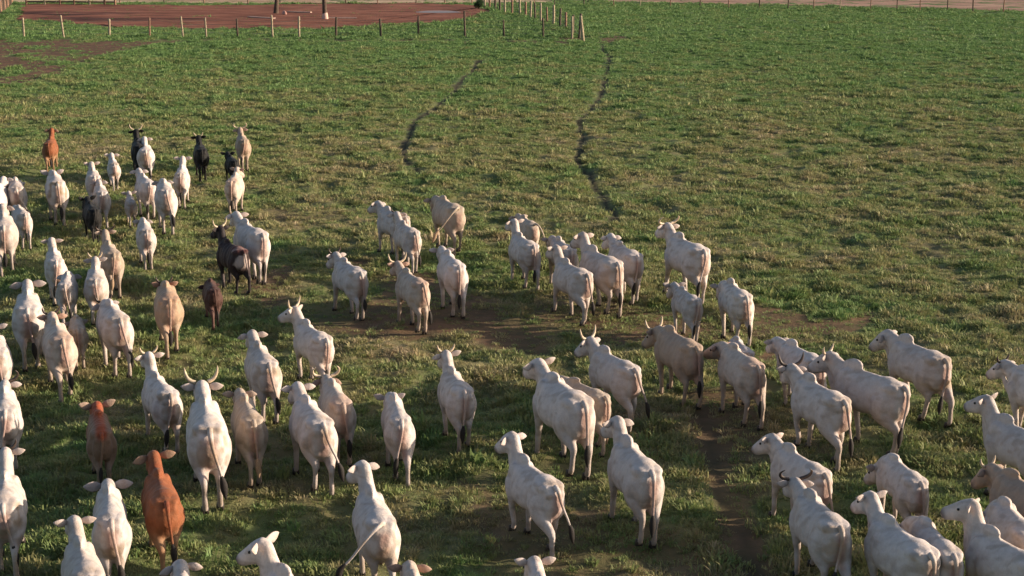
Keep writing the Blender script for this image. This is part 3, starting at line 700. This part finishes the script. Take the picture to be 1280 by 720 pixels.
# ------------------------------------------------------------------ fences
M_POST_L = plain('pale_weathered_wood', (.27, .215, .15), .35, 6, .85, .4)
M_POST_D = plain('dark_weathered_wood', (.075, .055, .042), .35, 6, .9, .4)
M_POST_R = plain('reddish_wood', (.20, .115, .08), .35, 6, .9, .4)
M_WIRE = plain('fence_wire', (.14, .13, .12), .1, 5, .5, 0)
def post_mesh(h, r, mat, seed):
    rn = random.Random(seed); S = []
    for t in (-.25, .15, .5, .8, .97, 1.0):
        q = r * (1.08 - .12 * t) * (.72 if t == 1.0 else 1) * rn.uniform(.94, 1.06)
        S.append((Vector((rn.uniform(-.01, .01), rn.uniform(-.01, .01), h * t)), Vector((q, 0, 0)), Vector((0, q, 0)), .9))
    return shared('post', loft(S, 8), mat)
def fence(label, bases, hs, mats, r=.065, wires=4, leans=None, group=None, seed=0, name='fence'):
    hs = [h * 1.3 for h in hs]; r *= 1.3
    P = [Vector((b.x, b.y, 0)) for b in bases]
    root = empty(name, P[0]); rn = random.Random(seed)
    for i, q in enumerate(P):
        o = link('post', post_mesh(hs[i % len(hs)], r * rn.uniform(.85, 1.15), mats[i % len(mats)], seed * 50 + i), root, q - P[0])
        l = (leans or {}).get(i, 0); o.rotation_euler = (rn.uniform(-.04, .04), l + rn.uniform(-.05, .05), rn.uniform(0, 6))
    h0 = min(hs)
    for k in range(wires):
        z = h0 * (.25 + .68 * k / max(1, wires - 1)); pts = []
        for i, q in enumerate(P):
            pts.append(q - P[0] + Vector((0, -.05, z)))
            if i + 1 < len(P): pts.append((q + P[i + 1]) / 2 - P[0] + Vector((0, -.05, z - .03)))
        v, f = path_tube(pts, [.010] * len(pts), 5, Vector((0, 0, 1))); mesh_obj('wire', v, f, M_WIRE, root)
    return tag(root, label, 'fence', group)
L_, D_, R_ = M_POST_L, M_POST_D, M_POST_R
fence('wire fence with pale and dark posts running along the near side of the red yard',
      [at(p) for p in ((-22, 46), (30, 46.5), (80, 48), (137, 47), (187, 46.5), (229, 47), (258, 46), (297, 46.5), (341, 47.5), (374, 46.5), (420, 46), (476, 46.5), (523, 46.5), (581, 46.5), (630, 47), (679, 47), (715, 48))],
      [1.25, 1.2, 1.42, 1.15, 1.2, 1.32, 1.2, 1.15, 1.4, 1.28, 1.22, 1.15, 1.3, 1.62, 1.1, 1.2, 1.35], [L_, L_, L_, L_, R_, L_, L_, D_, L_, L_, D_, D_, D_, D_, D_, D_, L_], .062, 4, {2: .05, 5: .09}, None, 1)
fence('wire fence with thick corner post running back from the end of the near fence',
      [at(p) for p in ((729, 52), (716, 42), (707, 36), (700, 33), (692, 30.5), (684, 28), (676, 26), (669, 24.3), (663, 23), (657, 21), (650, 19.5), (640, 17.6), (631, 16), (625, 14), (619, 12.5), (612, 10.5), (606, 9))],
      [1.55, 1.2, 1.1, 1.25, 1.35, 1.1, 1.3, 1.2, 1.3, 1.15, 1.5, 1.2, 1.55, 1.3, 1.5, 1.2, 1.4], [L_, D_, R_, D_, L_, R_, L_, D_, L_, R_, L_, R_, L_, D_, D_, R_, L_], .075, 4, {0: -.10}, None, 2)
br = fence('dark wooden brace post leaning beside the corner post', [at((724, 47.5))], [1.5], [D_], .08, 0, {0: -.06}, None, 3, 'brace_post'); br['category'] = 'post'
fence('long wire fence with thin posts between the pasture and the ploughed field',
      [at((x, y)) for x, y in ((668, 8), (693, 8), (730, 7.5), (767, 7), (800, 7.5), (838, 8), (875, 9), (911, 10), (949, 10.5), (985, 11), (1017, 11.5), (1050, 12), (1088, 12.5), (1121, 13), (1150, 13.5), (1184, 14), (1216, 15), (1254, 16), (1292, 17), (1330, 18), (1370, 19))],
      [1.15, 1.3, 1.2, 1.1, 1.35, 1.2], [R_, D_, D_, R_, L_, R_, D_], .045, 4, None, None, 4)
fence('wire fence far behind the red yard beside the pale dry field',
      [at((x, y)) for x, y in ((150, 4.5), (205, 4.6), (255, 4.8), (310, 5), (350, 4.8), (432, 4.6), (472, 4.5), (520, 4.5), (556, 4.6), (590, 4.8))],
      [1.3, 1.2, 1.35], [R_, D_, R_], .05, 4, None, None, 5)
# palisade at the far left
pal = [at((0 + 15 * t, 17 - 12 * t)) for t in np.linspace(-.6, 1, 15)]
fence('close set dark wooden palisade at the far left of the red yard', pal, [1.7, 1.5, 1.62, 1.55, 1.75], [D_, R_, D_, D_, R_], .10, 2, None, None, 6, 'palisade')
# corral of boards
A, B = at((33, 6)), at((146, 6.5)); root = empty('corral_fence', A)
for i, px in enumerate((33, 56, 75, 93, 112, 131, 144)):
    q = A.lerp(B, (px - 33) / 113) - A
    o = link('post', post_mesh(1.9, .11, (R_, L_)[i % 3 == 1], 900 + i), root, q)
d = (B - A)
for z in (.35, .75, 1.15, 1.55):
    for i in range(3):
        a, b = d * (i / 3), d * ((i + 1) / 3 - .004)
        v, f = box(0, 0, 0, (b - a).length, .04, .17)
        o = mesh_obj('rail', v, f, D_ if i < 2 else R_, root, False, (a + b) / 2 + Vector((0, .13, z)))
        o.rotation_euler = (0, .0, math.atan2(d.y, d.x))
tag(root, 'wooden corral with horizontal rails at the top left edge', 'corral')

# ------------------------------------------------------------------ trees, shrub, stones, planks in the yard
def leaf_mat(name, cols):
    m, nt, p = new_mat(name); oi = nt.nodes.new('ShaderNodeTexCoord').outputs['Object']
    nt.links.new(ramp(nt, noise_at(nt, oi, 1.7, 4, .7), [(.3, cols[0]), (.7, cols[1])]), p.inputs['Base Color'])
    p.inputs['Roughness'].default_value = .6; p.inputs['Specular IOR Level'].default_value = .25
    tr = nt.nodes.new('ShaderNodeBsdfTranslucent'); tr.inputs[0].default_value = (*cols[1], 1)
    mx = nt.nodes.new('ShaderNodeMixShader'); mx.inputs[0].default_value = .25
    nt.links.new(p.outputs[0], mx.inputs[1]); nt.links.new(tr.outputs[0], mx.inputs[2]); nt.links.new(mx.outputs[0], nt.nodes['Material Output'].inputs[0])
    return m
M_LEAF = leaf_mat('tree_leaves', ((.035, .060, .018), (.075, .115, .035)))
M_BARK = plain('tree_bark', (.075, .052, .040), .4, 7, .95, .8)
def leaves(blobs, n, size, seed):
    r = np.random.default_rng(seed); V = []; Fc = []
    for i in range(n):
        c, rad = blobs[r.integers(len(blobs))]
        d = r.normal(size=3); d /= np.linalg.norm(d); q = np.array(c) + d * np.array(rad) * r.uniform(.35, 1.05)
        a = r.normal(size=3); a /= np.linalg.norm(a); b = np.cross(a, r.normal(size=3)); b /= np.linalg.norm(b); s = size * r.uniform(.6, 1.3)
        k = len(V); V += [q - a * s, q + b * s * .45, q + a * s, q - b * s * .45]; Fc.append((k, k + 1, k + 2, k + 3))
    return V, Fc
def tree(label, base, h, lean, seed):
    r = random.Random(seed); root = empty('tree', base)
    top = Vector((lean, 0, h * .45)); mb = MB()
    p, q = smooth_pts([(0, 0, -.2), (0, 0, .05), (lean * .25, 0, 1.0), (lean * .6, .05, h * .28), top], [.40, .29, .22, .20, .15], 4); mb.add(path_tube(p, q, 10))
    blobs = []
    for k in range(7):
        a = k * 2.4 + r.uniform(-.3, .3); L = r.uniform(1.6, 2.8); e = top + Vector((math.cos(a) * L, math.sin(a) * L, r.uniform(.8, 2.6)))
        p, q = smooth_pts([top * .9, top.lerp(e, .5) + Vector((0, 0, .3)), e], [.09, .055, .02], 4); mb.add(path_tube(p, q, 7))
        for _ in range(4):
            c = e + Vector((r.uniform(-1, 1), r.uniform(-1, 1), r.uniform(-.4, 1.0))); blobs.append((tuple(c), (r.uniform(.6, 1.1), r.uniform(.6, 1.1), r.uniform(.35, .7))))
    mesh_obj('trunk', mb.v, mb.f, M_BARK, root)
    v, f = leaves(blobs, 5200, .11, seed); mesh_obj('crown', v, f, M_LEAF, root, False)
    return tag(root, label, 'tree', 'trees standing in the red yard')
tree('tree with dark leaning trunk beside a pale stone in the red yard', at((345, 17)), 8.5, .35, 21)
tree('slim tree with pale painted trunk base, nearer of the two yard trees', at((406.5, 24)), 8.0, -.12, 22)
M_LIME = plain('limewashed_bark', (.50, .34, .29), .2, 10, .9, .5)
v, f = path_tube([(0, 0, -.05), (0, 0, .05), (0, 0, .5), (-.01, 0, .62)], [.27, .31, .262, .235], 12)
lb = mesh_obj('limewash_band', v, f, M_LIME, [o for o in bpy.data.objects if o.get('label', '').startswith('slim tree')][0])
def rock(name, label, base, r, mat, seed):
    bm = bmesh.new(); bmesh.ops.create_icosphere(bm, subdivisions=3, radius=1)
    rn = random.Random(seed); off = [rn.uniform(0, 9) for _ in range(3)]
    for vt in bm.verts:
        c = vt.co; k = 1 + .22 * math.sin(c.x * 3 + off[0]) * math.cos(c.y * 2.6 + off[1]) + .12 * math.sin(c.z * 5 + off[2])
        vt.co = Vector((c.x * r[0] * k, c.y * r[1] * k, c.z * r[2] * k + r[2] * .6))
    me = bpy.data.meshes.new(name); bm.to_mesh(me); bm.free(); me.materials.append(mat)
    me.polygons.foreach_set('use_smooth', [True] * len(me.polygons))
    return tag(link(name, me, None, base), label, 'stone')
rock('stone', 'pale pinkish stone at the foot of the leaning tree', at((355.5, 18.5)), (.24, .22, .24), plain('pink_stone', (.36, .20, .17), .2, 5), 3)
M_PLANK = plain('pale_plank', (.36, .25, .21), .25, 4, .85, .3)
def plank(a, b, w, label):
    a, b = at(a), at(b); d = b - a; v, f = box(0, 0, 0, d.length, w, .09)
    o = mesh_obj('plank', v, f, M_PLANK, None, False, (a + b) / 2 + Vector((0, 0, .085))); o.rotation_euler = (0, .01, math.atan2(d.y, d.x))
    tag(o, label, 'plank', 'planks lying in the red yard')
plank((311, 22.2), (343, 23.6), .35, 'pale plank lying left of the near fence post with the pale top')
plank((360, 15.6), (389, 16.2), .35, 'pale plank lying between the two yard trees')
plank((409, 23.6), (446, 23.4), .35, 'pale plank lying right of the slim tree')
sh = empty('shrub', at((598, 11.5)))
rn = random.Random(4); bl = [((rn.uniform(-.35, .35), rn.uniform(-.3, .3), rn.uniform(.25, .95)), (.28, .28, .25)) for _ in range(12)]
v, f = leaves(bl, 2600, .055, 8); mesh_obj('foliage', v, f, leaf_mat('shrub_leaves', ((.018, .040, .014), (.035, .070, .024))), sh, False)
mb = MB()
for k in range(5): mb.add(path_tube([(0, 0, -.05), (math.cos(k * 1.3) * .1, math.sin(k * 1.3) * .1, .35), (math.cos(k * 1.3) * .25, math.sin(k * 1.3) * .25, .8)], [.025, .02, .008], 6))
mesh_obj('stems', mb.v, mb.f, M_BARK, sh)
tag(sh, 'dark green rounded shrub at the right end of the red yard', 'shrub')

# ------------------------------------------------------------------ grass: tufts over the whole pasture
def blade_tuft(nb, rad, hgt, w, seed, flop=.6):
    r = random.Random(seed); V = []; Fc = []
    for i in range(nb):
        a = r.uniform(0, 6.283); d = rad * math.sqrt(r.random()); b = Vector((math.cos(a) * d, math.sin(a) * d, -.02))
        o_ = a + r.uniform(-1.2, 1.2); h = hgt * r.uniform(.45, 1.15) * (1 - .35 * d / rad); out = Vector((math.cos(o_), math.sin(o_), 0)) * h * r.uniform(.2, 1.2) * flop
        sd_ = Vector((-math.sin(o_ + r.uniform(-.6, .6)), math.cos(o_), 0)) * w * r.uniform(.6, 1.3)
        m_ = b + out * .4 + Vector((0, 0, h * .65)); t = b + out + Vector((0, 0, h * r.uniform(.75, 1.0)))
        k = len(V); V += [b - sd_, b + sd_, m_ + sd_ * .8, m_ - sd_ * .8, t]; Fc += [(k, k + 1, k + 2, k + 3), (k + 3, k + 2, k + 4)]
    return V, Fc
m, nt, p = new_mat('grass_blades')
gc = grass_colour(nt); nt.links.new(gc, p.inputs['Base Color']); p.inputs['Roughness'].default_value = .6; p.inputs['Specular IOR Level'].default_value = .2
tr = nt.nodes.new('ShaderNodeBsdfTranslucent'); nt.links.new(gc, tr.inputs[0]); mx = nt.nodes.new('ShaderNodeMixShader'); mx.inputs[0].default_value = .28
nt.links.new(p.outputs[0], mx.inputs[1]); nt.links.new(tr.outputs[0], mx.inputs[2]); nt.links.new(mx.outputs[0], nt.nodes['Material Output'].inputs[0])
M_GRASS = m
tuft_col = bpy.data.collections.new('tuft_library')
specs = [(34, .15, .10, .009, .7), (34, .17, .12, .010, .8), (30, .13, .15, .009, .7), (40, .20, .09, .010, .9), (26, .12, .17, .010, .9), (30, .18, .08, .014, 1.1), (16, .13, .24, .020, .8), (22, .10, .26, .010, .5)]
for i, (nb, rd, hg, w, fl) in enumerate(specs):
    v, f = blade_tuft(nb, rd, hg, w, 70 + i, fl)
    me = bpy.data.meshes.new('tuft_shape'); me.from_pydata([tuple(q) for q in v], [], f); me.update(); me.materials.append(M_GRASS)
    tuft_col.objects.link(bpy.data.objects.new('tuft_shape', me))

def scatter(y0, y1, dens, base_sc, seed):
    r = np.random.default_rng(seed); hw = lambda y: .39 * y + 3.0
    n = int(dens * (y1 - y0) * 2 * hw(y1)); x = r.uniform(-hw(y1), hw(y1), n); y = r.uniform(y0, y1, n)
    k = np.abs(x) < hw(y); x, y = x[k], y[k]
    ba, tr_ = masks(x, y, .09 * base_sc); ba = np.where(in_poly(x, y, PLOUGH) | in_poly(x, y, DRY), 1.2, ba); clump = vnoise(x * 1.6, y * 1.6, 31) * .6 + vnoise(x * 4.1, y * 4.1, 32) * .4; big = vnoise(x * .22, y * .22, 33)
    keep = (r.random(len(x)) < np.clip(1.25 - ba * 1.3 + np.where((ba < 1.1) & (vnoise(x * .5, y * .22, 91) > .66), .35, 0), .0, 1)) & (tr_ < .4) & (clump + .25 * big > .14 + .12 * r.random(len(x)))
    x, y, clump, big, ba = x[keep], y[keep], clump[keep], big[keep], ba[keep]
    z = (height(x, y) + .02) * (1 - .92 * sstep(185, 200, y)) - .025
    sc = base_sc * (.25 + 1.3 * clump + .25 * (big - .5)) * r.uniform(.7, 1.3, len(x)) * (1 - .5 * ba)  # tufts shorter on bare soil and in the painted shade bands, to darken them
    return x, y, z, sc
parts = [scatter(16.5, 40, 75, 1.0, 1), scatter(40, 70, 42, 1.15, 2), scatter(70, 120, 22, 1.45, 3), scatter(120, 188, 9, 1.9, 4)]
X, Y, Z, S_ = (np.concatenate(q) for q in zip(*parts)); n = len(X)
me = bpy.data.meshes.new('grass'); me.vertices.add(n); me.vertices.foreach_set('co', np.stack([X, Y, Z], 1).astype('f').ravel()); me.update()
RG = np.random.default_rng(5)
a = me.attributes.new('size', 'FLOAT', 'POINT'); a.data.foreach_set('value', S_.astype('f'))
a = me.attributes.new('spin', 'FLOAT_VECTOR', 'POINT'); a.data.foreach_set('vector', np.stack([RG.uniform(-.2, .2, n), RG.uniform(-.2, .2, n), RG.uniform(0, 6.283, n)], 1).astype('f').ravel())
a = me.attributes.new('pick', 'INT', 'POINT'); a.data.foreach_set('value', RG.choice(len(specs), n, p=[.165] * 6 + [.006, .004]).astype('i'))
go = link('grass', me); tag(go, 'grazed grass tufts covering the pasture', 'grass', None, 'stuff')
ng = bpy.data.node_groups.new('grass_tufts', 'GeometryNodeTree')
ng.interface.new_socket('Geometry', in_out='INPUT', socket_type='NodeSocketGeometry'); ng.interface.new_socket('Geometry', in_out='OUTPUT', socket_type='NodeSocketGeometry')
gi, gout = ng.nodes.new('NodeGroupInput'), ng.nodes.new('NodeGroupOutput')
m2p = ng.nodes.new('GeometryNodeMeshToPoints'); ci = ng.nodes.new('GeometryNodeCollectionInfo'); iop = ng.nodes.new('GeometryNodeInstanceOnPoints')
ci.inputs['Collection'].default_value = tuft_col; ci.inputs['Separate Children'].default_value = True; ci.inputs['Reset Children'].default_value = True
iop.inputs['Pick Instance'].default_value = True
def named(nm, t):
    q = ng.nodes.new('GeometryNodeInputNamedAttribute'); q.data_type = t; q.inputs['Name'].default_value = nm; return q.outputs['Attribute']
ng.links.new(gi.outputs[0], m2p.inputs[0]); ng.links.new(m2p.outputs[0], iop.inputs['Points']); ng.links.new(ci.outputs[0], iop.inputs['Instance'])
ng.links.new(named('size', 'FLOAT'), iop.inputs['Scale']); ng.links.new(named('spin', 'FLOAT_VECTOR'), iop.inputs['Rotation']); ng.links.new(named('pick', 'INT'), iop.inputs['Instance Index'])
ng.links.new(iop.outputs[0], gout.inputs[0])
md = go.modifiers.new('tufts', 'NODES'); md.node_group = ng
